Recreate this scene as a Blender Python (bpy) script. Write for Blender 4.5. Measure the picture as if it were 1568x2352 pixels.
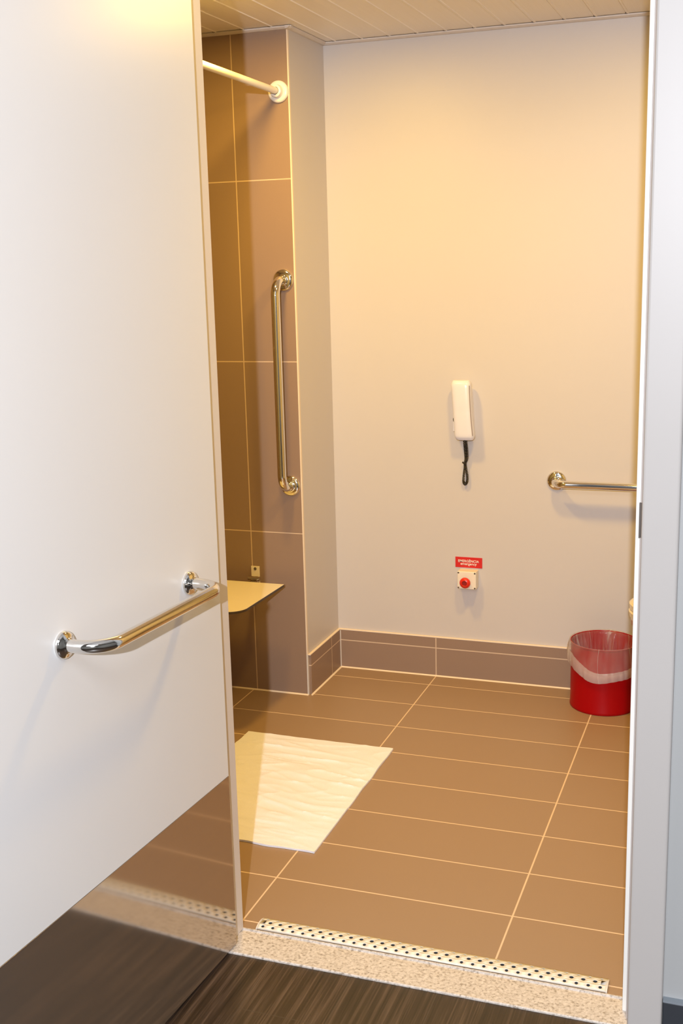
import bpy, bmesh, math, random
from mathutils import Vector, Matrix, noise

for o in list(bpy.data.objects):
    bpy.data.objects.remove(o)
SC = bpy.context.scene
COL = SC.collection

# ---------------------------------------------------------------- camera
F_PX, YAW, PITCH, ROLL = 2677.75, 0.3499, 0.2086, -0.0255
CAM = Vector((1.4817, -1.3744, 1.5051))
cd = bpy.data.cameras.new('camera')
cam = bpy.data.objects.new('camera', cd)
COL.objects.link(cam)
f0 = Vector((-math.sin(YAW), math.cos(YAW), 0)); r0 = Vector((math.cos(YAW), math.sin(YAW), 0)); u0 = Vector((0, 0, 1))
fw = f0 * math.cos(PITCH) - u0 * math.sin(PITCH)
up = u0 * math.cos(PITCH) + f0 * math.sin(PITCH)
rt = r0 * math.cos(ROLL) + up * math.sin(ROLL)
upr = up * math.cos(ROLL) - r0 * math.sin(ROLL)
m = Matrix.Identity(4)
for i in range(3):
    m[i][0] = rt[i]; m[i][1] = upr[i]; m[i][2] = -fw[i]; m[i][3] = CAM[i]
cam.matrix_world = m
cd.sensor_fit = 'VERTICAL'; cd.sensor_height = 36.0; cd.lens = F_PX * 36.0 / 2352
cd.clip_start = 0.02; cd.clip_end = 60
SC.camera = cam

# ---------------------------------------------------------------- world, lights, exposure
W = bpy.data.worlds.new('world'); SC.world = W
W.use_nodes = True
W.node_tree.nodes['Background'].inputs[0].default_value = (0.85, 0.92, 1.0, 1)
W.node_tree.nodes['Background'].inputs[1].default_value = 0.02
vs = SC.view_settings
SC.display_settings.display_device = 'sRGB'
vs.view_transform = 'Standard'; vs.look = 'None'; vs.gamma = 1.0; vs.use_curve_mapping = False
vs.exposure = 0.0

def light(name, kind, loc, energy, color, target=None, **kw):
    d = bpy.data.lights.new(name, kind)
    d.energy = energy; d.color = color
    for k, v in kw.items():
        setattr(d, k, v)
    o = bpy.data.objects.new(name, d); COL.objects.link(o)
    o.location = loc
    if target is not None:
        o.rotation_euler = (Vector(target) - Vector(loc)).to_track_quat('-Z', 'Y').to_euler()
    return o

# hard daylight-white light standing in the hotel room, behind and to the side of the camera
light('room_spot', 'SPOT', (1.60, -2.30, 1.88), 395, (0.96, 0.985, 1.06), target=(0.75, 1.2, 1.15),
      spot_size=math.radians(84), spot_blend=0.6, shadow_soft_size=0.018)
# soft area light without a fixture, added for the room's cool ambience
light('room_fill', 'AREA', (1.2, -1.8, 2.56), 40, (0.96, 0.99, 1.03), target=(1.2, -1.8, 0), shape='SQUARE', size=1.2)

WARM = (1.0, 0.61, 0.115)
LAMP_POWER = 17

# ---------------------------------------------------------------- materials
MATS = {}
class NT:
    def __init__(s, name):
        s.m = bpy.data.materials.new(name); s.m.use_nodes = True
        s.t = s.m.node_tree; s.b = s.t.nodes['Principled BSDF']
        MATS[name] = s.m
    def n(s, typ, **kw):
        x = s.t.nodes.new(typ)
        for k, v in kw.items():
            setattr(x, k, v)
        return x
    def l(s, a, b):
        s.t.links.new(a, b)
    def val(s, x, sock):
        if isinstance(x, (int, float)):
            sock.default_value = x
        else:
            s.l(x, sock)
    def math(s, op, a, b=None):
        x = s.n('ShaderNodeMath', operation=op)
        s.val(a, x.inputs[0])
        if b is not None:
            s.val(b, x.inputs[1])
        return x.outputs[0]
    def coords(s):
        tc = s.n('ShaderNodeTexCoord')
        return tc.outputs['Object']
    def mix(s, fac, a, b):
        x = s.n('ShaderNodeMix', data_type='RGBA')
        s.val(fac, x.inputs[0])
        for v, i in ((a, 6), (b, 7)):
            if isinstance(v, tuple):
                x.inputs[i].default_value = (*v, 1)
            else:
                s.l(v, x.inputs[i])
        return x.outputs[2]
    def noise(s, vec, scale, detail=3.0, rough=0.5):
        x = s.n('ShaderNodeTexNoise')
        s.l(vec, x.inputs['Vector']); x.inputs['Scale'].default_value = scale
        x.inputs['Detail'].default_value = detail; x.inputs['Roughness'].default_value = rough
        return x.outputs[0]
    def bump(s, h, strength, dist):
        x = s.n('ShaderNodeBump'); x.inputs['Strength'].default_value = strength
        x.inputs['Distance'].default_value = dist
        s.l(h, x.inputs['Height']); s.l(x.outputs[0], s.b.inputs['Normal'])
    def scale(s, vec, sc):
        x = s.n('ShaderNodeMapping'); x.inputs['Scale'].default_value = sc
        s.l(vec, x.inputs['Vector']); return x.outputs[0]

def plain(name, col, rough=0.5, metal=0.0, coat=0.0, vary=0.04, vscale=6.0, bump=0.0, bscale=200.0, spec=0.5):
    k = NT(name)
    v = k.coords()
    c2 = tuple(max(0, x * (1 - 2 * vary)) for x in col)
    k.l(k.mix(k.noise(v, vscale), c2, tuple(min(1, x * (1 + 0.3 * vary)) for x in col)), k.b.inputs['Base Color'])
    k.b.inputs['Roughness'].default_value = rough; k.b.inputs['Metallic'].default_value = metal
    k.b.inputs['Coat Weight'].default_value = coat
    k.b.inputs['Specular IOR Level'].default_value = spec
    if bump:
        k.bump(k.noise(v, bscale, 2), bump, 0.001)
    return k.m

def tile_mat(name, axes, offs, pers, width, tile, grout, rough, extra=None):
    """rectangular tiles with grout lines at offs + n*pers along two object axes"""
    k = NT(name)
    v = k.coords()
    sp = k.n('ShaderNodeSeparateXYZ'); k.l(v, sp.inputs[0])
    ds, ids = [], []
    for a, o, p in zip(axes, offs, pers):
        q = k.math('DIVIDE', k.math('SUBTRACT', sp.outputs['XYZ'.index(a)], o), p)
        ids.append(k.math('FLOOR', q))
        fr = k.math('FRACT', q)
        ds.append(k.math('MULTIPLY', k.math('MINIMUM', fr, k.math('SUBTRACT', 1.0, fr)), p))
    d = ds[0]
    for x in ds[1:]:
        d = k.math('MINIMUM', d, x)
    mr = k.n('ShaderNodeMapRange'); mr.inputs['From Min'].default_value = width * 0.5 - 0.0005
    mr.inputs['From Max'].default_value = width * 0.5 + 0.0005
    k.l(d, mr.inputs['Value'])
    fac = mr.outputs[0]
    cx = k.n('ShaderNodeCombineXYZ')
    for i, x in enumerate(ids):
        k.l(x, cx.inputs[i])
    wn = k.n('ShaderNodeTexWhiteNoise'); k.l(cx.outputs[0], wn.inputs[0])
    fine = k.noise(v, 260, 2)
    big = k.noise(v, 5, 3)
    lo = tuple(x * 0.93 for x in tile); hi = tuple(x * 1.04 for x in tile)
    amount = k.math('ADD', k.math('MULTIPLY', fine, 0.45), k.math('ADD', k.math('MULTIPLY', big, 0.3), k.math('MULTIPLY', wn.outputs[0], 0.25)))
    tc = k.mix(amount, lo, hi)
    gc = k.mix(k.noise(v, 40, 3), tuple(x * 0.9 for x in grout), grout)
    k.l(k.mix(fac, gc, tc), k.b.inputs['Base Color'])
    rr = k.n('ShaderNodeMapRange'); rr.inputs['To Min'].default_value = 0.8; rr.inputs['To Max'].default_value = rough
    k.l(fac, rr.inputs['Value']); k.l(rr.outputs[0], k.b.inputs['Roughness'])
    k.bump(k.math('ADD', fac, k.math('MULTIPLY', fine, 0.04)), 0.35, 0.001)
    return k.m

TILE = (0.30, 0.205, 0.150)
GROUT = (0.66, 0.50, 0.36)
YB, YT, HC = 2.6206, 2.2954, 2.2556
XL, Y1, D = 0.386, 2.5152, 0.2045
tile_mat('floor_tile', 'XY', (XL, Y1), (0.6, D), 0.0042, (0.345, 0.228, 0.140), (0.78, 0.58, 0.40), 0.42)
tile_mat('shower_tile', 'XZ', (-0.2, 0.5933), (0.6, 0.5964), 0.0036, TILE, GROUT, 0.42)
tile_mat('skirting_tile', 'XYZ', (XL, 2.5152, 0.1095), (0.6, 0.2045 * 4, 1.0), 0.0040, TILE, GROUT, 0.42)
plain('wall_paint', (0.60, 0.565, 0.55), 0.42, vary=0.01, bump=0.06, bscale=500)
plain('side_bounce_paint', (0.80, 0.76, 0.72), 0.5, vary=0.01)  # unseen right wall, painted lighter to bounce lamp light onto the pier
plain('room_paint', (0.42, 0.425, 0.42), 0.5, vary=0.01, bump=0.06, bscale=500)
plain('room_ceiling_paint', (0.8, 0.8, 0.8), 0.6, vary=0.01)
plain('frame_paint', (0.51, 0.48, 0.455), 0.42, vary=0.015)
plain('frame_stop_paint', (0.86, 0.85, 0.81), 0.42, vary=0.015)
plain('seam_grey', (0.34, 0.29, 0.28), 0.6)
plain('frame_seal', (0.55, 0.50, 0.48), 0.6)
plain('jamb_paint', (0.74, 0.69, 0.66), 0.42, vary=0.01)
plain('door_laminate', (0.80, 0.795, 0.79), 0.33, vary=0.012, vscale=3)
plain('door_edge', (0.82, 0.78, 0.72), 0.4)
plain('cream_trim', (0.86, 0.72, 0.56), 0.45)
plain('cornice_paint', (0.66, 0.60, 0.56), 0.45)
plain('pale_trim', (0.72, 0.68, 0.64), 0.4)
plain('white_plastic', (0.84, 0.82, 0.80), 0.28)
plain('cream_plastic', (0.86, 0.79, 0.66), 0.32)
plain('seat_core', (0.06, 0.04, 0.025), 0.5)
plain('phone_plastic', (0.80, 0.79, 0.85), 0.25)
plain('rod_paint', (0.86, 0.84, 0.80), 0.2)
plain('chrome', (0.80, 0.78, 0.75), 0.07, metal=1.0, vary=0.01)
plain('grate_metal', (0.80, 0.76, 0.68), 0.40, metal=0.0, vary=0.01)
plain('dark_steel', (0.20, 0.17, 0.15), 0.35, metal=0.8)
plain('drain_dark', (0.10, 0.095, 0.10), 0.6)
plain('black_rubber', (0.018, 0.014, 0.010), 0.45)
plain('red_sign', (0.62, 0.020, 0.020), 0.35, vary=0.02)
plain('sign_white', (0.9, 0.85, 0.82), 0.4)
plain('red_button', (0.75, 0.028, 0.012), 0.3)
plain('button_core', (0.30, 0.006, 0.006), 0.35)
plain('red_enamel', (0.34, 0.0025, 0.004), 0.32, coat=0.0, spec=0.12, vary=0.03)
plain('ceramic', (0.86, 0.78, 0.66), 0.12, coat=0.4, vary=0.01)
plain('baseboard_dark', (0.028, 0.032, 0.040), 0.45)
plain('baseboard_cap', (0.32, 0.36, 0.40), 0.3, metal=0.6)

# ceiling boards: fine ribs along the board
k = NT('ceiling_board'); v = k.coords()
wv = k.n('ShaderNodeTexWave', wave_type='BANDS', bands_direction='X'); k.l(v, wv.inputs['Vector'])
wv.inputs['Scale'].default_value = 16.0; wv.inputs['Distortion'].default_value = 0.0
st = k.noise(k.scale(v, (90, 1.2, 1)), 3.0, 4)
k.l(k.mix(st, (0.84, 0.79, 0.74), (0.90, 0.86, 0.82)), k.b.inputs['Base Color'])
k.b.inputs['Roughness'].default_value = 0.38
k.bump(wv.outputs[1], 0.12, 0.001)

# brushed steel kick plate
k = NT('kick_steel'); v = k.coords()
k.l(k.mix(k.noise(k.scale(v, (1, 1, 60)), 4, 3), (0.47, 0.41, 0.36), (0.51, 0.45, 0.395)), k.b.inputs['Base Color'])
k.b.inputs['Metallic'].default_value = 0.88; k.b.inputs['Roughness'].default_value = 0.08

# dark wood planks
k = NT('dark_wood'); v = k.coords()
sp = k.n('ShaderNodeSeparateXYZ'); k.l(v, sp.inputs[0])
PW = 0.19
q = k.math('DIVIDE', k.math('ADD', sp.outputs[0], 0.057), PW)
row = k.math('FLOOR', q); fr = k.math('FRACT', q)
dx = k.math('MULTIPLY', k.math('MINIMUM', fr, k.math('SUBTRACT', 1.0, fr)), PW)
wn = k.n('ShaderNodeTexWhiteNoise', noise_dimensions='1D'); k.l(row, wn.inputs['W'])
qy = k.math('ADD', k.math('DIVIDE', k.math('SUBTRACT', sp.outputs[1], 0.577), 1.2), k.math('MULTIPLY', k.math('SUBTRACT', row, 3.0), 0.37))
fy = k.math('FRACT', qy)
dy = k.math('MULTIPLY', k.math('MINIMUM', fy, k.math('SUBTRACT', 1.0, fy)), 1.2)
gap = k.math('LESS_THAN', k.math('MINIMUM', dx, dy), 0.0009)
cv = k.n('ShaderNodeCombineXYZ')
k.l(k.math('ADD', sp.outputs[0], k.math('MULTIPLY', row, 3.7)), cv.inputs[0]); k.l(sp.outputs[1], cv.inputs[1])
g1 = k.noise(k.scale(cv.outputs[0], (70, 2.0, 1)), 1.0, 6, 0.62)
g2 = k.noise(k.scale(cv.outputs[0], (260, 4.0, 1)), 1.0, 4, 0.6)
gg = k.math('ADD', k.math('MULTIPLY', g1, 0.62), k.math('MULTIPLY', g2, 0.38))
rp = k.n('ShaderNodeValToRGB'); k.l(gg, rp.inputs[0])
rp.color_ramp.elements[0].position = 0.34; rp.color_ramp.elements[0].color = (0.008, 0.0048, 0.0030, 1)
rp.color_ramp.elements[1].position = 0.70; rp.color_ramp.elements[1].color = (0.150, 0.098, 0.068, 1)
e = rp.color_ramp.elements.new(0.50); e.color = (0.038, 0.023, 0.0145, 1)
tone = k.mix(wn.outputs[0], (0.86, 0.86, 0.86), (1.0, 1.0, 1.0))
mm = k.n('ShaderNodeMix', data_type='RGBA', blend_type='MULTIPLY'); mm.inputs[0].default_value = 1.0
k.l(rp.outputs[0], mm.inputs[6]); k.l(tone, mm.inputs[7])
k.l(k.mix(gap, mm.outputs[2], (0.055, 0.040, 0.030)), k.b.inputs['Base Color'])
k.b.inputs['Roughness'].default_value = 0.38
k.bump(gg, 0.25, 0.001)

# granite sill
k = NT('granite'); v = k.coords()
a = k.noise(v, 150, 4, 0.6)
vo = k.n('ShaderNodeTexVoronoi'); k.l(v, vo.inputs['Vector']); vo.inputs['Scale'].default_value = 190
rp = k.n('ShaderNodeValToRGB'); k.l(k.math('ADD', k.math('MULTIPLY', a, 0.8), k.math('MULTIPLY', vo.outputs['Color'], 0.22)), rp.inputs[0])
rp.color_ramp.elements[0].position = 0.33; rp.color_ramp.elements[0].color = (0.30, 0.25, 0.20, 1)
rp.color_ramp.elements[1].position = 0.66; rp.color_ramp.elements[1].color = (0.72, 0.66, 0.60, 1)
e = rp.color_ramp.elements.new(0.47); e.color = (0.58, 0.52, 0.46, 1)
k.l(rp.outputs[0], k.b.inputs['Base Color']); k.b.inputs['Roughness'].default_value = 0.35

# towelling
k = NT('towelling'); v = k.coords()
k.l(k.mix(k.noise(v, 300, 2), (0.82, 0.82, 0.88), (0.90, 0.90, 0.96)), k.b.inputs['Base Color'])
k.b.inputs['Roughness'].default_value = 0.95; k.b.inputs['Sheen Weight'].default_value = 0.3
k.bump(k.noise(v, 420, 2), 0.5, 0.002)

# thin translucent bag plastic
for nm_, LO_, HI_ in (('bag_film', 0.10, 0.34), ('bag_hem', 0.42, 0.66)):
    k = NT(nm_)
    tr = k.n('ShaderNodeBsdfTransparent'); df = k.n('ShaderNodeBsdfTranslucent'); d2 = k.n('ShaderNodeBsdfDiffuse'); gl = k.n('ShaderNodeBsdfGlossy')
    for x in (df, d2):
        x.inputs[0].default_value = (0.90, 0.86, 0.84, 1)
    gl.inputs['Roughness'].default_value = 0.25
    v = k.coords()
    m1 = k.n('ShaderNodeMixShader'); m1.inputs[0].default_value = 0.65
    k.l(df.outputs[0], m1.inputs[1]); k.l(d2.outputs[0], m1.inputs[2])
    m2 = k.n('ShaderNodeMixShader'); m2.inputs[0].default_value = 0.07
    k.l(m1.outputs[0], m2.inputs[1]); k.l(gl.outputs[0], m2.inputs[2])
    m3 = k.n('ShaderNodeMixShader')
    wr = k.noise(k.scale(v, (1, 1, 0.35)), 16, 3, 0.5)
    mr = k.n('ShaderNodeMapRange'); mr.inputs['From Min'].default_value = 0.35; mr.inputs['From Max'].default_value = 0.75
    mr.inputs['To Min'].default_value = LO_; mr.inputs['To Max'].default_value = HI_
    k.l(wr, mr.inputs['Value'])
    cr_ = k.n('ShaderNodeMapRange'); cr_.inputs['From Min'].default_value = 0.0; cr_.inputs['From Max'].default_value = 0.016; cr_.inputs['To Min'].default_value = 0.30; cr_.inputs['To Max'].default_value = 0.0
    k.l(k.math('ABSOLUTE', k.math('SUBTRACT', k.noise(k.scale(v, (1, 1, 0.10)), 17, 1, 0.4), 0.5)), cr_.inputs['Value'])
    k.l(k.math('ADD', mr.outputs[0], cr_.outputs[0]), m3.inputs[0])
    k.l(tr.outputs[0], m3.inputs[1]); k.l(m2.outputs[0], m3.inputs[2])
    k.l(m3.outputs[0], k.t.nodes['Material Output'].inputs['Surface'])
    bp_ = k.n('ShaderNodeBump'); bp_.inputs['Strength'].default_value = 0.5; bp_.inputs['Distance'].default_value = 0.004
    k.l(wr, bp_.inputs['Height'])
    for x in (df, d2, gl):
        k.l(bp_.outputs[0], x.inputs['Normal'])

# lamp diffuser (gives off light)
k = NT('lamp_glow')
k.b.inputs['Base Color'].default_value = (0.9, 0.85, 0.75, 1)
k.b.inputs['Emission Color'].default_value = (*WARM, 1); k.b.inputs['Emission Strength'].default_value = 6.0

# ---------------------------------------------------------------- mesh helpers
def obj(name, bm, mat, parent=None, smooth=False, bevel=0.0, bseg=2, inv=True):
    me = bpy.data.meshes.new(name)
    bmesh.ops.recalc_face_normals(bm, faces=bm.faces[:])
    bm.to_mesh(me); bm.free()
    o = bpy.data.objects.new(name, me); COL.objects.link(o)
    me.materials.append(MATS[mat])
    if smooth:
        for p in me.polygons:
            p.use_smooth = True
        es = o.modifiers.new('es', 'EDGE_SPLIT'); es.split_angle = math.radians(42)
    if bevel:
        b = o.modifiers.new('bevel', 'BEVEL'); b.width = bevel; b.segments = bseg; b.limit_method = 'ANGLE'
        b.angle_limit = math.radians(40)
    if parent:
        o.parent = parent
        o.matrix_parent_inverse = parent.matrix_basis.inverted()
    return o

def tag(o, label, cat, group=None):
    o['label'] = label; o['category'] = cat
    if group:
        o['group'] = group
    return o

def struct(o, label=None):
    o['kind'] = 'structure'
    if label:
        o['label'] = label
    return o

def thing(name, label, cat, loc, group=None):
    o = bpy.data.objects.new(name, None); COL.objects.link(o)
    o.location = loc; o.empty_display_size = 0.05
    return tag(o, label, cat, group)

def box(bm, a, b, M=None):
    vs_ = []
    for z in (a[2], b[2]):
        for x, y in ((a[0], a[1]), (b[0], a[1]), (b[0], b[1]), (a[0], b[1])):
            p = Vector((x, y, z))
            vs_.append(bm.verts.new(M @ p if M else p))
    for f in ((0, 3, 2, 1), (4, 5, 6, 7), (0, 1, 5, 4), (1, 2, 6, 5), (2, 3, 7, 6), (3, 0, 4, 7)):
        bm.faces.new([vs_[i] for i in f])
    return bm

def new_box(a, b, M=None):
    return box(bmesh.new(), a, b, M)

def prism(bm, pts, fn0, fn1):
    """closed outline pts (2D) swept between two mappings"""
    a = [bm.verts.new(fn0(p)) for p in pts]; b = [bm.verts.new(fn1(p)) for p in pts]
    n = len(pts)
    for i in range(n):
        bm.faces.new((a[i], a[(i + 1) % n], b[(i + 1) % n], b[i]))
    bm.faces.new(a[::-1]); bm.faces.new(b)
    return bm

def axis_frame(n):
    n = Vector(n).normalized()
    t = Vector((0, 0, 1)) if abs(n.z) < 0.9 else Vector((1, 0, 0))
    x = t.cross(n).normalized(); y = n.cross(x)
    return x, y, n

def lathe(bm, prof, c, n=(0, 0, 1), seg=40):
    x, y, n = axis_frame(n); c = Vector(c)
    rings = []
    for r, h in prof:
        if r < 1e-6:
            rings.append([bm.verts.new(c + n * h)])
        else:
            rings.append([bm.verts.new(c + n * h + (x * math.cos(t) + y * math.sin(t)) * r)
                          for t in [2 * math.pi * i / seg for i in range(seg)]])
    for a, b in zip(rings, rings[1:]):
        for i in range(seg):
            j = (i + 1) % seg
            if len(a) == 1 and len(b) == 1:
                continue
            if len(a) == 1:
                bm.faces.new((a[0], b[i], b[j]))
            elif len(b) == 1:
                bm.faces.new((a[i], a[j], b[0]))
            else:
                bm.faces.new((a[i], a[j], b[j], b[i]))
    return bm

def tube(bm, pts, r, seg=20, caps=True, radii=None):
    pts = [Vector(p) for p in pts]
    n = len(pts)
    tan = []
    for i in range(n):
        tan.append(((pts[min(i + 1, n - 1)] - pts[max(i - 1, 0)])).normalized())
    x, y, _ = axis_frame(tan[0])
    rings = []
    for i in range(n):
        if i:
            q = tan[i - 1].rotation_difference(tan[i]); x = q @ x; y = q @ y
        rr = radii[i] if radii else r
        rings.append([bm.verts.new(pts[i] + (x * math.cos(t) + y * math.sin(t)) * rr)
                      for t in [2 * math.pi * k_ / seg for k_ in range(seg)]])
    for a, b in zip(rings, rings[1:]):
        for i in range(seg):
            j = (i + 1) % seg
            bm.faces.new((a[i], a[j], b[j], b[i]))
    if caps:
        bm.faces.new(rings[0][::-1]); bm.faces.new(rings[-1])
    return bm

def rounded_path(pts, R, seg=12):
    pts = [Vector(p) for p in pts]
    out = [pts[0]]
    for i in range(1, len(pts) - 1):
        a = (pts[i - 1] - pts[i]).normalized(); b = (pts[i + 1] - pts[i]).normalized()
        ang = a.angle(b); t = R / math.tan(ang / 2)
        c = pts[i] + (a + b).normalized() * (R / math.sin(ang / 2))
        p0 = pts[i] + a * t; p1 = pts[i] + b * t
        v0 = p0 - c; v1 = p1 - c
        q = v0.rotation_difference(v1)
        ax, an = q.to_axis_angle()
        for k_ in range(seg + 1):
            out.append(c + Matrix.Rotation(an * k_ / seg, 3, ax) @ v0)
    out.append(pts[-1])
    return out

def loft(bm, secs, cap=True):
    rings = [[bm.verts.new(p) for p in s] for s in secs]
    n = len(rings[0])
    for a, b in zip(rings, rings[1:]):
        for i in range(n):
            j = (i + 1) % n
            bm.faces.new((a[i], a[j], b[j], b[i]))
    if cap:
        bm.faces.new(rings[0][::-1]); bm.faces.new(rings[-1])
    return bm

def superell(cx, cy, rx, ry, e, seg=40):
    out = []
    for i in range(seg):
        t = 2 * math.pi * i / seg
        c, s = math.cos(t), math.sin(t)
        out.append((cx + rx * math.copysign(abs(c) ** (2 / e), c), cy + ry * math.copysign(abs(s) ** (2 / e), s)))
    return out

# ---------------------------------------------------------------- setting: shell
XLEFT, XRIGHT = -0.95, 1.95          # bathroom side walls
YF0, YF1 = 0.752, 0.8475             # faces of the wall that holds the door
JL, JR = 0.4015, 1.2695               # door opening
FZ = -0.005                          # wooden floor level
RX0, RX1, RY0 = -1.6, 3.2, -3.6      # hotel room

struct(obj('floor', new_box((RX0, RY0, FZ - 0.1), (RX1, YF0 + 0.004, FZ)), 'dark_wood'), 'dark brown wood plank floor outside the bathroom')
struct(obj('floor_bathroom', new_box((XLEFT, YF1 + 0.0005, -0.1), (XRIGHT, YB, 0.0)), 'floor_tile'), 'brown tiled bathroom floor with pale grout')
struct(obj('wall_back', new_box((XLEFT, YB, -0.1), (XRIGHT + 0.1, YB + 0.1, 2.5)), 'wall_paint'), 'plain cream painted back wall')
struct(obj('wall_right', new_box((XRIGHT, YF1, -0.1), (XRIGHT + 0.1, YB, 2.5)), 'side_bounce_paint'))
struct(obj('wall_left', new_box((XLEFT - 0.1, YF1, -0.1), (XLEFT, YB + 0.1, 2.5)), 'shower_tile'))
struct(obj('wall_pier', new_box((XLEFT, YT + 0.008, -0.1), (0.0, YB, 2.5)), 'wall_paint'), 'narrow painted return between shower wall and back wall')
w = struct(obj('wall_shower', new_box((XLEFT, YT, 0.0), (-0.004, YT + 0.0085, HC + 0.05)), 'shower_tile'), 'grey brown tiled shower wall behind the seat')
bm = new_box((-0.004, YT - 0.0004, 0.0), (0.0008, YT + 0.0085, 0.152))
struct(obj('trim_1', bm, 'pale_trim'), 'pale metal corner strip at the foot of the tiled wall')
bm = new_box((-0.004, YT - 0.0002, 0.152), (0.0004, YT + 0.0086, HC))
struct(obj('trim_2', bm, 'cream_trim'), 'thin cream edge line up the tiled corner')

# door wall with its opening
TOP = 2.21
bm = bmesh.new()
box(bm, (RX0, YF0, -0.1), (0.365, YF1, 2.7))
box(bm, (1.30, YF0, -0.1), (RX1, YF1, 2.7))
box(bm, (0.365, YF0, TOP + 0.045), (1.30, YF1, 2.7))
struct(obj('wall_front', bm, 'room_paint'), 'pale grey wall around the bathroom door')
struct(obj('wall_room_left', new_box((RX0 - 0.1, RY0, -0.1), (RX0, YF0, 2.7)), 'room_paint'))
struct(obj('wall_room_right', new_box((RX1, RY0, -0.1), (RX1 + 0.1, YF0, 2.7)), 'room_paint'))
struct(obj('wall_room_rear', new_box((RX0, RY0 - 0.1, -0.1), (RX1, RY0, 2.7)), 'room_paint'))
struct(obj('ceiling_room', new_box((RX0, RY0, 2.6), (RX1, YF0, 2.7)), 'room_ceiling_paint'))

# bathroom ceiling boards: one profile with grooves swept along the boards
bm = bmesh.new()
prof = []
seam, pitch = 0.045, 0.0978
x = seam - pitch * math.ceil((seam - XLEFT) / pitch)
prof.append((XLEFT, HC))
while x < XRIGHT:
    if x > XLEFT + 0.01:
        prof += [(x - 0.0030, HC), (x - 0.0020, HC + 0.0012), (x - 0.0005, HC + 0.0012), (x + 0.0005, HC - 0.0022), (x + 0.0060, HC - 0.0022), (x + 0.0075, HC)]
    x += pitch
prof += [(XRIGHT, HC), (XRIGHT, HC + 0.03), (XLEFT, HC + 0.03)]
prism(bm, prof, lambda p: Vector((p[0], YF1, p[1])), lambda p: Vector((p[0], YB, p[1])))
struct(obj('ceiling', bm, 'ceiling_board'), 'white plank ceiling with thin seams')

# cornice strips
def cornice(bm, p0, p1, inward):
    p0, p1, n = Vector(p0), Vector(p1), Vector(inward)
    out = [(0, 0), (0.016, 0), (0.015, -0.004), (0.007, -0.0085), (0, -0.009)]
    prism(bm, out, lambda q: p0 + n * q[0] + Vector((0, 0, q[1])), lambda q: p1 + n * q[0] + Vector((0, 0, q[1])))
bm = bmesh.new()
Zc = HC - 0.0015
cornice(bm, (0.0, YB, Zc), (XRIGHT, YB, Zc), (0, -1, 0))
cornice(bm, (0.0, YT - 0.02, Zc), (0.0, YB, Zc), (1, 0, 0))
cornice(bm, (XLEFT, YT, Zc), (0.02, YT, Zc), (0, -1, 0))
struct(obj('trim_3', bm, 'cornice_paint'), 'thin pale moulding where the plank ceiling meets the walls')
# dark clip holes at the seam ends
bm = bmesh.new()
x = seam - 10 * pitch
while x < 1.6:
    yw = (YT if x < -0.01 else YB) - 0.0215
    if x > XLEFT + 0.02:
        lathe(bm, [(0, -0.0022), (0.0045, -0.0022), (0.0045, 0.004), (0, 0.004)], (x, yw, HC), seg=12)
    x += pitch
struct(obj('trim_4', bm, 'drain_dark'), 'row of small dark holes at the ends of the ceiling seams')

# tiled skirting
ZS, SK = 0.1475, 0.010
bm = new_box((SK, YB - SK, 0.0), (XRIGHT, YB, ZS))
struct(obj('baseboard_back', bm, 'skirting_tile'), 'grey brown tiled skirting along the back wall')
bm = new_box((0.0, YT + 0.009, 0.0), (SK, YB, ZS))
struct(obj('baseboard_left', bm, 'skirting_tile'), 'short grey brown tiled skirting on the wall return')
bm = new_box((0.0, YB - SK, ZS), (XRIGHT, YB, ZS + 0.0055))
box(bm, (0.0, YT + 0.004, ZS), (SK, YB - SK, ZS + 0.0055))
struct(obj('trim_5', bm, 'cream_trim', bevel=0.002), 'cream grout bead along the top of the tiled skirting')
bm = new_box((SK, YB - SK - 0.002, 0), (SK + 0.003, YB - SK + 0.001, ZS))
struct(obj('trim_6', bm, 'pale_trim'))
# grout bead where floor meets walls
bm = bmesh.new()
def bead(p0, p1, n):
    p0, p1, n = Vector(p0), Vector(p1), Vector(n)
    prism(bm, [(0, 0), (0.005, 0), (0, 0.004)], lambda q: p0 + n * q[0] + Vector((0, 0, q[1])), lambda q: p1 + n * q[0] + Vector((0, 0, q[1])))
bead((XLEFT, YT, 0), (0.0, YT, 0), (0, -1, 0))
bead((SK, YB - SK, 0), (XRIGHT, YB - SK, 0), (0, -1, 0))
bead((SK, YT, 0), (SK, YB - SK, 0), (1, 0, 0))
struct(obj('trim_7', bm, 'cream_trim'), 'pale grout line between floor and walls')

# granite sill under the door
bm = bmesh.new()
pr = [(YF0, -0.03), (YF0, -0.003), (YF0 + 0.003, 0.0), (YF1 - 0.020, 0.0), (YF1, -0.006), (YF1, -0.03)]
pr = [(YF0, -0.03), (YF0, -0.002), (YF0 + 0.002, 0.0), (YF1 - 0.016, 0.0), (YF1 - 0.0135, -0.004), (YF1 - 0.002, -0.004), (YF1, 0.0005), (YF1 + 0.003, 0.0005), (YF1 + 0.003, -0.03)]
prism(bm, pr, lambda q: Vector((0.366, q[0], q[1])), lambda q: Vector((1.299, q[0], q[1])))
struct(obj('threshold', bm, 'granite'), 'speckled beige granite door sill')

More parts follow.
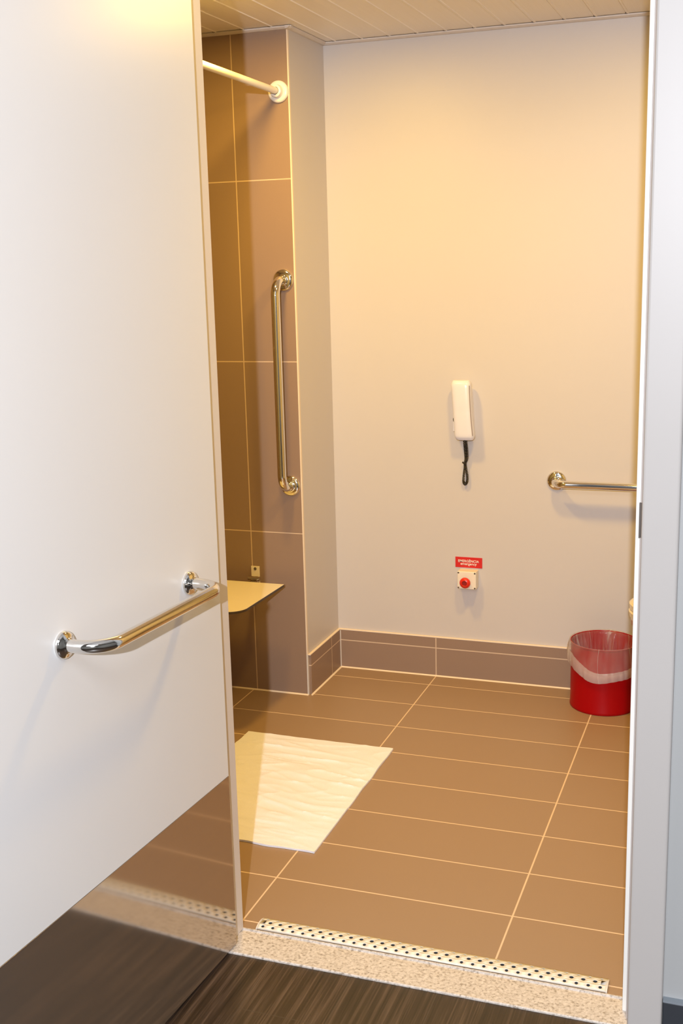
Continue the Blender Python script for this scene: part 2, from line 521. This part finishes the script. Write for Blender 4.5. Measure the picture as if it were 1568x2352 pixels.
# door frame
bm = bmesh.new()
box(bm, (0.366, YF0, 0.0), (0.386, 0.801, TOP + 0.02))
box(bm, (0.366, 0.801, 0.0), (JL, YF1 + 0.001, TOP))
fr_ = struct(obj('trim_8', bm, 'jamb_paint', bevel=0.0015), 'cream door jamb behind the open door')
bm = new_box((0.31, YF0 - 0.014, FZ), (0.372, YF0, TOP + 0.07))
struct(obj('trim_9', bm, 'frame_paint', bevel=0.004), 'door casing hidden behind the open door')
bm = new_box((JR, 0.802, 0.0), (JR + 0.0105, YF1 + 0.012, TOP))
s8 = struct(obj('trim_10', bm, 'frame_stop_paint', bevel=0.002), 'bright narrow stop strip of the door frame')
bm = new_box((JR + 0.0105, 0.778, 0.0), (1.30, YF1, TOP))
s9 = obj('frame_rebate', bm, 'frame_seal', bevel=0.0015)
bm = new_box((1.286, YF0 - 0.016, FZ), (1.3520, YF0 + 0.03, TOP + 0.07))
s10 = struct(obj('trim_11', bm, 'frame_paint', bevel=0.005, bseg=3), 'flat pale grey casing beside the doorway')
s9.parent = s10
bm = new_box((JR + 0.0085, 0.7765, 1.000), (JR + 0.0135, 0.7790, 1.066))
sp_ = obj('strike_plate', bm, 'dark_steel', parent=s10); sp_['label'] = 'small dark metal strike plate'
bm = bmesh.new()
box(bm, (0.366, YF0, TOP), (1.30, YF1 + 0.012, TOP + 0.045))
box(bm, (0.372, YF0 - 0.014, TOP), (1.286, YF0, TOP + 0.07))
struct(obj('trim_12', bm, 'frame_paint', bevel=0.003), 'head of the door frame')

# dark baseboard to the right of the door
bm = new_box((1.353, YF0 - 0.012, FZ), (RX1, YF0, 0.079))
bb = struct(obj('baseboard_front', bm, 'baseboard_dark', bevel=0.002), 'dark navy baseboard beside the door casing')
bm = new_box((1.353, YF0 - 0.013, 0.079), (RX1, YF0, 0.084))
obj('cap_strip', bm, 'baseboard_cap', parent=bb)['label'] = 'pale cap strip of the baseboard'

# ---------------------------------------------------------------- door leaf
HX, HY = 0.4158, 0.7805                 # hinge-side edge of the visible face
SL = 0.061
du = Vector((-SL, -1, 0)).normalized()   # along the leaf, away from the hinge
dn = Vector((1, -SL, 0)).normalized()    # out of the visible face
def DM(): 
    M_ = Matrix.Identity(4)
    for i in range(3):
        M_[i][0] = du[i]; M_[i][1] = dn[i]; M_[i][2] = (0, 0, 1)[i]; M_[i][3] = (HX, HY, 0)[i]
    return M_
DMX = DM()
DW, DZ0 = 0.86, 0.004
bm = new_box((0.0, -0.035, DZ0), (DW, -0.0012, TOP - 0.008), DMX)
door = struct(obj('door_1', bm, 'door_edge', bevel=0.0012), 'white door standing open towards the room')
bm = new_box((0.0008, -0.0012, 0.4135), (DW - 0.001, 0.0, TOP - 0.009), DMX)
fp = obj('door_face', bm, 'door_laminate', parent=door)
bm = new_box((0.0008, -0.0012, DZ0 + 0.001), (DW - 0.001, 0.0004, 0.4125), DMX)
kp = obj('kick_plate', bm, 'kick_steel', parent=door, bevel=0.0003)
kp['label'] = 'brown steel kick plate reflecting the sill'
for hz in (0.35, 1.05, 1.85):
    bm = bmesh.new(); lathe(bm, [(0, 0), (0.006, 0), (0.006, 0.09), (0, 0.09)], DMX @ Vector((-0.0065, -0.028, hz)), seg=14)
    obj('hinge', bm, 'chrome', parent=door, smooth=True)

# ---------------------------------------------------------------- grab bars
def grab_bar(label, p0, p1, n, so, rt_, rf, R):
    p0, p1, n = Vector(p0), Vector(p1), Vector(n).normalized()
    t = thing('grab_bar', label, 'grab bar', p0, 'chrome grab bars for support')
    bm = bmesh.new()
    tube(bm, rounded_path([p0 + n * 0.002, p0 + n * so, p1 + n * so, p1 + n * 0.002], R, 16), rt_, 28)
    obj('bar', bm, 'chrome', parent=t, smooth=True)
    for p in (p0, p1):
        bm = bmesh.new()
        lathe(bm, [(0, 0), (rf * 0.98, 0), (rf, 0.002), (rf, 0.004), (rf * 0.95, 0.0075), (rf * 0.82, 0.0105), (rf * 0.62, 0.0122),
                   (rt_ + 0.0025, 0.0130), (rt_ + 0.0008, 0.0150), (rt_ * 0.9, 0.0150)], p, n, 48)
        obj('flange', bm, 'chrome', parent=t, smooth=True)
    return t

def dpt(u, z, s=0.0):
    return DMX @ Vector((u, s, z))
grab_bar('polished grab bar fixed across the white door', dpt(0.124, 0.885), dpt(0.541, 0.886), dn, 0.080, 0.0118, 0.0245, 0.052)
grab_bar('upright polished grab bar on the grey tiled wall', (-0.0425, YT, 1.461), (-0.0415, YT, 0.762), (0, -1, 0), 0.075, 0.0150, 0.036, 0.05)
grab_bar('grab bar on the cream back wall above the red bin', (0.8216, YB, 0.7545), (1.62, YB, 0.7545), (0, -1, 0), 0.070, 0.0135, 0.034, 0.045)

# ---------------------------------------------------------------- shower rod
t = thing('shower_rod', 'white shower curtain rod high on the tiled wall', 'curtain rod', (-0.0362, YT, 2.058))
bm = bmesh.new(); tube(bm, [(-0.0362, YT - 0.01, 2.0578), (-0.0362, YF1 + 0.014, 2.073)], 0.0108, 28)
obj('rod', bm, 'rod_paint', parent=t, smooth=True)
for yw, n, z in ((YT, (0, -1, 0), 2.0578), (YF1, (0, 1, 0), 2.073)):
    bm = bmesh.new()
    lathe(bm, [(0, 0), (0.034, 0), (0.035, 0.003), (0.034, 0.009), (0.030, 0.0125), (0.0215, 0.0125), (0.020, 0.016), (0.019, 0.03), (0.0155, 0.032), (0.012, 0.032)], (-0.0362, yw, z), n, 44)
    obj('end_flange', bm, 'white_plastic', parent=t, smooth=True)

# ---------------------------------------------------------------- shower seat
zs, ys = 0.430, 2.2143
t = thing('shower_bench', 'cream fold down shower seat on the tiled wall', 'shower seat', (-0.25, ys, zs))
x0, x1, yf = -0.505, -0.0465, 1.862
out = [(x0, ys), (x1, ys)]
Rr = 0.06
for a_ in range(0, 13):
    th = -math.pi / 2 * a_ / 12
    out.append((x1 - 0.006 - Rr + Rr * math.cos(th), yf + Rr + Rr * math.sin(th)))
for a_ in range(0, 13):
    th = -math.pi / 2 - math.pi / 2 * a_ / 12
    out.append((x0 + 0.006 + Rr + Rr * math.cos(th), yf + Rr + Rr * math.sin(th)))
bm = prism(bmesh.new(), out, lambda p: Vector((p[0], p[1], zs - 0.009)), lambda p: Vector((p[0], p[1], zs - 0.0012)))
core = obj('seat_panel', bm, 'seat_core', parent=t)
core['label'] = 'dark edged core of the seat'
bm = prism(bmesh.new(), out, lambda p: Vector((p[0], p[1], zs - 0.0012)), lambda p: Vector((p[0], p[1], zs)))
obj('seat_surface', bm, 'cream_plastic', parent=core)
for bx in (-0.188, -0.40):
    bm = new_box((bx - 0.016, YT - 0.004, 0.405), (bx + 0.016, YT, 0.466))
    br = obj('wall_bracket', bm, 'cream_plastic', parent=t, bevel=0.001)
    bm = bmesh.new()
    lathe(bm, [(0, 0), (0.0055, 0), (0.0045, 0.002), (0, 0.0025)], (bx, YT - 0.004, 0.457), (0, -1, 0), 16)
    obj('screw', bm, 'dark_steel', parent=br)
    bm = bmesh.new()
    tube(bm, [(bx - 0.022, YT - 0.016, 0.425), (bx + 0.022, YT - 0.016, 0.425)], 0.008, 16)
    box(bm, (bx - 0.011, ys - 0.05, zs - 0.018), (bx + 0.011, YT - 0.014, zs - 0.0115))
    obj('hinge', bm, 'chrome', parent=t, smooth=True)

# ---------------------------------------------------------------- intercom phone
pc = Vector((0.486, YB, 1.0))
t = thing('intercom_phone', 'white wall intercom handset on the cream back wall', 'intercom phone', pc)
def plate(x0, x1, z0, z1, y0, y1, e, shear=0.0, seg=44):
    bm_ = bmesh.new()
    secs = []
    for yy, k_ in ((y0, 1.0), (y0 + (y1 - y0) * 0.8, 1.0), (y1, 0.95)):
        secs.append([Vector((p[0] + shear * (p[1] - 1.0), yy, p[1])) for p in
                     superell((x0 + x1) / 2, (z0 + z1) / 2, (x1 - x0) / 2 * k_, (z1 - z0) / 2 * k_, e, seg)])
    return loft(bm_, secs)
TILT = -0.03
obj('base', plate(0.464, 0.529, 0.905, 1.080, YB, YB - 0.022, 6, -0.05), 'phone_plastic', parent=t, smooth=True)
# handset: cross-sections along its length, bowed face, thick ear and mouth ends
bm = bmesh.new(); secs = []
N = 26
for i in range(N + 1):
    s = i / N
    z = 0.896 + 0.208 * s
    endk = min(1.0, max(0.0, (min(s, 1 - s)) / 0.06)) ** 0.5
    wid = 0.0335 + 0.002 * (abs(2 * s - 1)) ** 2
    dep = 0.020 + 0.004 * abs(2 * s - 1)
    face = YB - 0.046 - 0.006 * math.sin(math.pi * s)
    cx = 0.5005 + -0.066 * (z - 1.0)
    ww = wid * (0.80 + 0.20 * endk); dd = dep * (0.62 + 0.38 * endk)
    secs.append([Vector((p[0], p[1], z)) for p in superell(cx, face + 0.004, ww, dd, 3.4, 40)])
loft(bm, secs)
hs = obj('handset', bm, 'phone_plastic', parent=t, smooth=True)
# dark seam down the side between the handset shell halves
pts = []
for i in range(15):
    s = 0.08 + 0.84 * i / 14
    z = 0.896 + 0.208 * s
    cx = 0.5005 + -0.066 * (z - 1.0)
    wd_ = 0.0335 + 0.002 * (abs(2 * s - 1)) ** 2; dp_ = 0.020 + 0.004 * abs(2 * s - 1)
    pts.append((cx + wd_ * 0.90, YB - 0.046 - 0.006 * math.sin(math.pi * s) + 0.004 - dp_ * 0.70, z))
sm = obj('seam', tube(bmesh.new(), pts, 0.0020, 10), 'seam_grey', parent=hs, smooth=True)
sm['label'] = 'grey seam line along the handset'
bm = bmesh.new()
arc = [(0.4665 + 0.0045 * (1 - math.sin(a_)), YB - 0.049, 0.967 + 0.008 * math.cos(a_)) for a_ in [math.pi * q_ / 10 for q_ in range(11)]]
hk = obj('hook_switch', tube(bm, arc, 0.0013, 10), 'black_rubber', parent=t, smooth=True)
bm = new_box((0.4645, YB - 0.045, 0.925), (0.471, YB - 0.004, 0.985))
obj('cradle', bm, 'phone_plastic', parent=t, bevel=0.002)
# coiled cord: goes down, loops and comes back up
ctrl = [(0.5010, 0.034, 0.900), (0.5012, 0.026, 0.872), (0.5015, 0.018, 0.845), (0.5020, 0.014, 0.822), (0.5000, 0.013, 0.808),
        (0.5030, 0.013, 0.788), (0.5075, 0.013, 0.762), (0.5065, 0.013, 0.741), (0.4990, 0.013, 0.7315), (0.4935, 0.013, 0.741),
        (0.4955, 0.013, 0.768), (0.4985, 0.013, 0.790), (0.5000, 0.015, 0.808), (0.5075, 0.016, 0.824), (0.5085, 0.019, 0.848), (0.5080, 0.026, 0.874), (0.5065, 0.030, 0.900)]
ctrl = [Vector((c_[0], YB - c_[1], c_[2])) for c_ in ctrl]
path = []
for i in range(len(ctrl) - 1):
    p0_, p1_, p2_, p3_ = ctrl[max(i - 1, 0)], ctrl[i], ctrl[i + 1], ctrl[min(i + 2, len(ctrl) - 1)]
    for q_ in range(12):
        u_ = q_ / 12
        path.append(0.5 * ((2 * p1_) + (p2_ - p0_) * u_ + (2 * p0_ - 5 * p1_ + 4 * p2_ - p3_) * u_ ** 2 + (3 * p1_ - p0_ - 3 * p2_ + p3_) * u_ ** 3))
path.append(ctrl[-1])
def coil(path, turns, rc):
    out_ = []
    n_ = len(path)
    M_ = turns * 9
    for i in range(M_ + 1):
        f = i / M_ * (n_ - 1); a = int(min(f, n_ - 2)); u_ = f - a
        p = path[a].lerp(path[a + 1], u_)
        tn = (path[a + 1] - path[a]).normalized()
        x_, y_, _ = axis_frame(tn) if abs(tn.y) < 0.9 else axis_frame((0, 0, 1))
        yv = Vector((0, 1, 0)); xv_ = tn.cross(yv).normalized()
        th = 2 * math.pi * i / 9
        out_.append(p + (xv_ * math.cos(th) + yv * math.sin(th)) * rc)
    return out_
cd_ = obj('cord', tube(bmesh.new(), coil(path, 80, 0.0035), 0.0016, 6), 'black_rubber', parent=t, smooth=True)
tie = obj('cord_tie', tube(bmesh.new(), [(0.4905, YB - 0.013, 0.8105), (0.4960, YB - 0.016, 0.8075), (0.5050, YB - 0.020, 0.8070)], 0.0032, 10), 'black_rubber', parent=cd_, smooth=True)
cd_['label'] = 'dark coiled cord tied in a loop'

# ---------------------------------------------------------------- emergency sign and button
t = thing('emergency_sign', 'small red emergency sign with white lettering', 'sign', (0.509, YB, 0.4415))
bm = new_box((0.4595, YB - 0.002, 0.4222), (0.5585, YB, 0.4608))
obj('sign_plate', bm, 'red_sign', parent=t)
def text(body, width, height, cx, zc, y, mat, parent, name):
    c = bpy.data.curves.new('txt', 'FONT'); c.body = body; c.size = 1.0; c.extrude = 0.0; c.offset = 0.018
    o = bpy.data.objects.new('txt', c); COL.objects.link(o)
    bpy.context.view_layer.update()
    dg = bpy.context.evaluated_depsgraph_get()
    me = bpy.data.meshes.new_from_object(o.evaluated_get(dg))
    bpy.data.objects.remove(o)
    xs = [v_.co.x for v_ in me.vertices]; ys_ = [v_.co.y for v_ in me.vertices]
    sx = width / (max(xs) - min(xs)); sy = height / (max(ys_) - min(ys_))
    mx, my = (max(xs) + min(xs)) / 2, (max(ys_) + min(ys_)) / 2
    for v_ in me.vertices:
        v_.co = Vector((cx + (v_.co.x - mx) * sx, y, zc + (v_.co.y - my) * sy))
    o = bpy.data.objects.new(name, me); COL.objects.link(o); me.materials.clear(); me.materials.append(MATS[mat])
    so_ = o.modifiers.new('thick', 'SOLIDIFY'); so_.thickness = 0.0004; so_.offset = 0
    o.parent = parent; o.matrix_parent_inverse = parent.matrix_basis.inverted()
    return o
text('EMERGÊNCIA', 0.077, 0.0118, 0.5085, 0.4476, YB - 0.0024, 'sign_white', t, 'lettering')
text('emergency', 0.060, 0.0095, 0.5085, 0.4333, YB - 0.0024, 'sign_white', t, 'lettering')

yb = YB - 0.042
t = thing('emergency_button', 'red push button on a cream box beneath the red sign', 'emergency button', (0.511, YB, 0.385))
bm = new_box((0.4765, yb, 0.3522), (0.5450, YB, 0.4175))
obj('housing', bm, 'cream_plastic', parent=t, bevel=0.0025)
for dx_ in (0.4805, 0.5405):
    for dz_ in (0.3572, 0.4125):
        bm = bmesh.new(); lathe(bm, [(0, 0.0006), (0.003, 0.0006), (0.0032, 0), (0, 0)], (dx_, yb, dz_), (0, -1, 0), 14)
        obj('screw', bm, 'dark_steel', parent=t)
bm = bmesh.new()
lathe(bm, [(0, 0), (0.0125, 0), (0.0125, 0.011)], (0.5085, yb, 0.3800), (0, -1, 0), 32)
obj('collar', bm, 'dark_steel', parent=t, smooth=True)
bm = bmesh.new()
lathe(bm, [(0, 0.010), (0.018, 0.010), (0.0195, 0.013), (0.0195, 0.018), (0.0165, 0.0225), (0.0100, 0.0245), (0.0090, 0.0235)], (0.5085, yb, 0.3800), (0, -1, 0), 36)
bt = obj('push_button', bm, 'red_button', parent=t, smooth=True)
bm = bmesh.new(); lathe(bm, [(0.0092, 0.0235), (0.0085, 0.0215), (0, 0.0210)], (0.5085, yb, 0.3800), (0, -1, 0), 28)
obj('button_centre', bm, 'button_core', parent=bt, smooth=True)['label'] = 'dark red hollow in the button'

# ---------------------------------------------------------------- red bin with bag
bx, by, br_, bh = 1.0115, 2.4935, 0.1125, 0.232
t = thing('waste_bin', 'round red bin lined with a clear bag', 'bin', (bx, by, 0))
bm = bmesh.new()
lathe(bm, [(0, 0.004), (br_ - 0.006, 0.004), (br_ - 0.004, 0.0), (br_ - 0.001, 0.001), (br_, 0.004), (br_, 0.010), (br_ - 0.0015, 0.013), (br_ - 0.0015, bh - 0.005),
           (br_ + 0.001, bh - 0.003), (br_ + 0.001, bh), (br_ - 0.002, bh), (br_ - 0.0035, bh - 0.004), (br_ - 0.0035, 0.008), (0, 0.008)], (bx, by, 0), seg=72)
obj('bin_body', bm, 'red_enamel', parent=t, smooth=True)

rnd = random.Random(4)
SEG = 160
def liner_surface(rows, fn):
    bm_ = bmesh.new()
    rings = [[bm_.verts.new(fn(r_, i)) for i in range(SEG)] for r_ in rows]
    for a, b in zip(rings, rings[1:]):
        for i in range(SEG):
            j = (i + 1) % SEG
            bm_.faces.new((a[i], a[j], b[j], b[i]))
    return bm_
def ang(i):
    return 2 * math.pi * i / SEG
def skirt_bottom(th):
    # th = -pi/2 faces the door; hangs lowest there
    f = math.cos(th + math.pi / 2 - 0.15)
    return 0.174 - 0.052 * max(0, f) ** 1.1 - 0.002 * f + 0.004 * math.sin(5 * th + 1)
def fold(th, z, amp):
    return amp * (noise.noise(Vector((math.cos(th) * 7, math.sin(th) * 7, z * 9))) + 0.6 * noise.noise(Vector((math.cos(th) * 19, math.sin(th) * 19, z * 6 + 4))))
def fn_out(r_, i):
    th = ang(i); zb = skirt_bottom(th)
    z = bh + 0.0035 - (bh + 0.0035 - zb) * r_
    rr = br_ + 0.0035 + 0.007 * math.sin(math.pi * min(1, r_ * 0.9)) + 0.003 * r_ + fold(th, z, 0.0035) * (0.25 + r_)
    return Vector((bx + rr * math.cos(th), by + rr * math.sin(th), z))
def fn_band(r_, i):
    th = ang(i); zb = skirt_bottom(th)
    ht = 0.040 + 0.008 * math.sin(2 * th + 0.5)
    z = zb - 0.001 + ht * (1 - r_)
    rr = br_ + 0.0095 + fold(th, z, 0.0035) + 0.003 * math.sin(math.pi * r_)
    return Vector((bx + rr * math.cos(th), by + rr * math.sin(th), z))
def fn_in(r_, i):
    th = ang(i)
    z = bh + 0.0035 - 0.19 * r_
    rr = br_ - 0.004 - 0.016 * r_ - abs(fold(th, z, 0.024)) * min(1, r_ * 3.0)
    if r_ == 0:
        rr = br_ + 0.0035 + fold(th, z, 0.0035) * 0.25
    return Vector((bx + rr * math.cos(th), by + rr * math.sin(th), z))
ln = obj('bin_liner', liner_surface([i / 14 for i in range(15)], fn_out), 'bag_film', parent=t, smooth=True)
ln['label'] = 'clear plastic bag turned over the rim'
obj('folded_hem', liner_surface([i / 8 for i in range(9)], fn_band), 'bag_hem', parent=ln, smooth=True)
obj('inner_lining', liner_surface([0, 0.04] + [i / 12 for i in range(1, 13)], fn_in), 'bag_film', parent=ln, smooth=True)

# ---------------------------------------------------------------- bath mat
bm = bmesh.new()
NX, NY = 110, 150
tx0, tx1, ty0, ty1 = -0.067, 0.4335, 1.224, 1.919
grid = []
for j in range(NY + 1):
    rowv = []
    for i in range(NX + 1):
        u_, v_ = i / NX, j / NY
        x_ = tx0 + (tx1 - tx0) * u_; y_ = ty0 + (ty1 - ty0) * v_
        y_ += 0.010 * math.sin(u_ * math.pi) * (0.5 - v_) * 0.4 + 0.0025 * noise.noise(Vector((u_ * 9, v_ * 2, 1)))
        x_ += 0.0025 * noise.noise(Vector((u_ * 2, v_ * 8, 5)))
        if v_ < 0.02:
            y_ += 0.004 * noise.noise(Vector((u_ * 6, 3, 2)))
        w_ = y_ + 0.10 * (noise.noise(Vector((x_ * 3.2, y_ * 3.0, 2.0))))
        h = (1 - abs(noise.noise(Vector((x_ * 3.4 + 0.8 * y_, w_ * 17, 7.0)))) * 1.7) ; h = max(0, h) ** 5
        h = 0.75 * h + 0.45 * max(0, 1 - 1.8 * abs(noise.noise(Vector((x_ * 8 - 3 * y_, w_ * 22, 1.0))))) ** 5
        mask = 0.5 + 0.5 * noise.noise(Vector((x_ * 4.5, y_ * 5, 9)))
        edge = min(1, min(u_, 1 - u_, v_, 1 - v_) / 0.08)
        z_ = 0.0055 + (0.0075 * h * (0.25 + max(0, mask)) + 0.003 * noise.noise(Vector((x_ * 7, y_ * 14, 3)))) * (0.25 + 0.75 * edge)
        rowv.append(bm.verts.new((x_, y_, max(0.0035, z_))))
    grid.append(rowv)
for j in range(NY):
    for i in range(NX):
        bm.faces.new((grid[j][i], grid[j][i + 1], grid[j + 1][i + 1], grid[j + 1][i]))
loop = [grid[0][i] for i in range(NX + 1)] + [grid[j][NX] for j in range(1, NY + 1)] + [grid[NY][i] for i in range(NX - 1, -1, -1)] + [grid[j][0] for j in range(NY - 1, 0, -1)]
low = [bm.verts.new((v_.co.x, v_.co.y, 0.0006)) for v_ in loop]
for i in range(len(loop)):
    j = (i + 1) % len(loop)
    bm.faces.new((loop[i], low[i], low[j], loop[j]))
bm.faces.new(low)
mat_ = obj('bath_mat', bm, 'towelling', smooth=True)
tag(mat_, 'white towelling bath mat lying on the brown tiled floor', 'bath mat')

# ---------------------------------------------------------------- perforated drain cover
gx0, gx1, gy0, gy1 = 0.4335, 1.2305, 0.8515, 0.8990
t = thing('drain_grate', 'perforated pale metal drain strip along the door sill', 'drain', ((gx0 + gx1) / 2, 0.87, 0))
NH = 32
pit = (gx1 - gx0) / NH
rows = 3
ARC = 0.053                      # developed width
def bend(s):                     # s from 0 (front) to 1 (back) along the arched section
    a_ = math.pi * 0.62 * (s - 0.5)
    hw = (gy1 - gy0) / 2
    return (gy0 + gy1) / 2 + hw * math.sin(a_) / math.sin(math.pi * 0.31), 0.0015 + 0.0062 * (math.cos(a_) - math.cos(math.pi * 0.31)) / (1 - math.cos(math.pi * 0.31))
bm = bmesh.new()
def P3(x_, s):
    y_, z_ = bend(s); return bm.verts.new((x_, y_, z_))
cells = [(0.06, 0.345), (0.345, 0.655), (0.655, 0.94)]
for r_, (s0, s1) in enumerate(cells):
    off = 0.0 if r_ != 1 else 0.5
    for c_ in range(-1, NH + 1):
        xa = gx0 + (c_ + off) * pit; xb = xa + pit
        xa2, xb2 = max(xa, gx0), min(xb, gx1)
        if xb2 - xa2 < 1e-6:
            continue
        xm, smid = (xa + xb) / 2, (s0 + s1) / 2
        rx = 0.0036 if r_ != 1 else 0.0045
        rs = rx / ARC
        if xm - rx < gx0 + 0.002 or xm + rx > gx1 - 0.002:
            q4 = [P3(xa2, s0), P3(xb2, s0), P3(xb2, s1), P3(xa2, s1)]; bm.faces.new(q4); continue
        NSEG = 24
        inn, outr = [], []
        for i in range(NSEG):
            th = 2 * math.pi * (i + 0.5) / NSEG
            cc, ss = math.cos(th), math.sin(th)
            inn.append((xm + rx * cc, smid + rs * ss))
            hx_, hs_ = (xb2 - xa2) / 2, (s1 - s0) / 2
            k_ = min(1 / max(abs(cc), 1e-6), 1 / max(abs(ss), 1e-6))
            ex, es_ = max(-1, min(1, cc * k_)), max(-1, min(1, ss * k_))
            outr.append((min(max(xm + ex * pit / 2, xa2), xb2), smid + es_ * hs_))
        # snap to the four corners
        for cxn, csn in ((xb2, s1), (xa2, s1), (xa2, s0), (xb2, s0)):
            b_ = min(range(NSEG), key=lambda i_: ((outr[i_][0] - cxn) / pit) ** 2 + ((outr[i_][1] - csn) * 3) ** 2)
            outr[b_] = (cxn, csn)
        vi = [P3(*p) for p in inn]; vo_ = [P3(*p) for p in outr]
        for i in range(NSEG):
            j = (i + 1) % NSEG
            bm.faces.new((vi[i], vi[j], vo_[j], vo_[i]))
for s0, s1 in ((0.0, 0.06), (0.94, 1.0)):
    q4 = [P3(gx0, s0), P3(gx1, s0), P3(gx1, s1), P3(gx0, s1)]; bm.faces.new(q4)
bmesh.ops.remove_doubles(bm, verts=bm.verts[:], dist=1e-5)
gr = obj('grate_cover', bm, 'grate_metal', parent=t, smooth=True)
so_ = gr.modifiers.new('thick', 'SOLIDIFY'); so_.thickness = 0.0010; so_.offset = -1
for xc, dr in ((gx0, -1), (gx1, 1)):
    bm = bmesh.new()
    ptsa = [bend(i / 14) for i in range(15)]
    outl = [(y_, z_ + 0.0006) for y_, z_ in ptsa] + [(ptsa[-1][0], 0.0004), (ptsa[0][0], 0.0004)]
    prism(bm, outl, lambda p: Vector((xc, p[0], p[1])), lambda p: Vector((xc + dr * 0.0025, p[0], p[1])))
    obj('end_cap', bm, 'pale_trim', parent=t)
bm = new_box((gx0 + 0.001, gy0 + 0.003, 0.0003), (gx1 - 0.001, gy1 - 0.003, 0.0012))  # thin plate on the floor, its dark colour gives the shade in the holes
obj('hole_shade', bm, 'drain_dark', parent=t)['label'] = 'dark plate for the shade under the holes'

# ---------------------------------------------------------------- toilet (mostly behind the door frame)
ty = 2.15
tipx = 1.127
t = thing('toilet', 'cream toilet just showing beside the door frame near the bin', 'toilet', (1.5, ty, 0))
def egg(z, x_front, x_back, hw):
    out_ = []
    for i in range(40):
        th = 2 * math.pi * i / 40
        c_ = math.cos(th)
        cxm = (x_front + x_back) / 2; hl = (x_back - x_front) / 2
        out_.append(Vector((cxm + hl * c_, ty + hw * math.sin(th) * (1 - 0.12 * (-c_ > 0) * abs(c_)), z)))
    return out_
secs = [egg(0.0, 1.34, 1.82, 0.11), egg(0.05, 1.345, 1.81, 0.105), egg(0.22, 1.33, 1.78, 0.115), egg(0.34, 1.21, 1.76, 0.16), egg(0.41, tipx + 0.006, 1.75, 0.182), egg(0.435, tipx + 0.003, 1.75, 0.185)]
obj('bowl', loft(bmesh.new(), secs), 'ceramic', parent=t, smooth=True)
obj('seat', loft(bmesh.new(), [egg(0.437, tipx, 1.68, 0.187), egg(0.452, tipx - 0.002, 1.68, 0.189), egg(0.458, tipx + 0.004, 1.675, 0.184)]), 'cream_plastic', parent=t, smooth=True)
obj('lid', loft(bmesh.new(), [egg(0.460, tipx, 1.69, 0.186), egg(0.476, tipx - 0.001, 1.69, 0.188), egg(0.486, tipx + 0.012, 1.68, 0.176), egg(0.490, tipx + 0.10, 1.60, 0.09)]), 'ceramic', parent=t, smooth=True)
bm = new_box((1.755, ty - 0.19, 0.40), (1.945, ty + 0.19, 0.78))
tk = obj('tank', bm, 'ceramic', parent=t, bevel=0.02, bseg=4)
bm = new_box((1.745, ty - 0.20, 0.78), (1.948, ty + 0.20, 0.81))
obj('tank_lid', bm, 'ceramic', parent=t, bevel=0.01, bseg=3)
bm = bmesh.new(); lathe(bm, [(0, 0), (0.02, 0), (0.02, 0.006), (0, 0.008)], (1.85, ty, 0.81), seg=24)
obj('flush_button', bm, 'chrome', parent=tk, smooth=True)

# ---------------------------------------------------------------- bathroom ceiling lamps
def ceiling_lamp(loc, label, power):
    x_, y_ = loc
    t_ = thing('ceiling_lamp', label, 'ceiling lamp', (x_, y_, HC), 'ceiling lamps in the bathroom')
    bm_ = bmesh.new(); lathe(bm_, [(0, 0), (0.105, 0), (0.105, -0.010), (0.095, -0.014), (0.093, -0.010), (0, -0.010)], (x_, y_, HC), seg=48)
    obj('housing', bm_, 'white_plastic', parent=t_, smooth=True)
    bm_ = bmesh.new(); lathe(bm_, [(0, -0.0102), (0.092, -0.0102), (0.092, -0.013), (0, -0.015)], (x_, y_, HC), seg=48)
    obj('diffuser', bm_, 'lamp_glow', parent=t_, smooth=True)
    l_ = light('lamp_light', 'AREA', (x_, y_, HC - 0.017), power, WARM, target=(x_, y_, 0), shape='DISK', size=0.17)
ceiling_lamp((0.10, 1.66), 'round ceiling lamp over the shower seat', LAMP_POWER * 1.08)
ceiling_lamp((1.00, 1.55), 'round ceiling lamp over the middle of the bathroom', LAMP_POWER * 0.98)
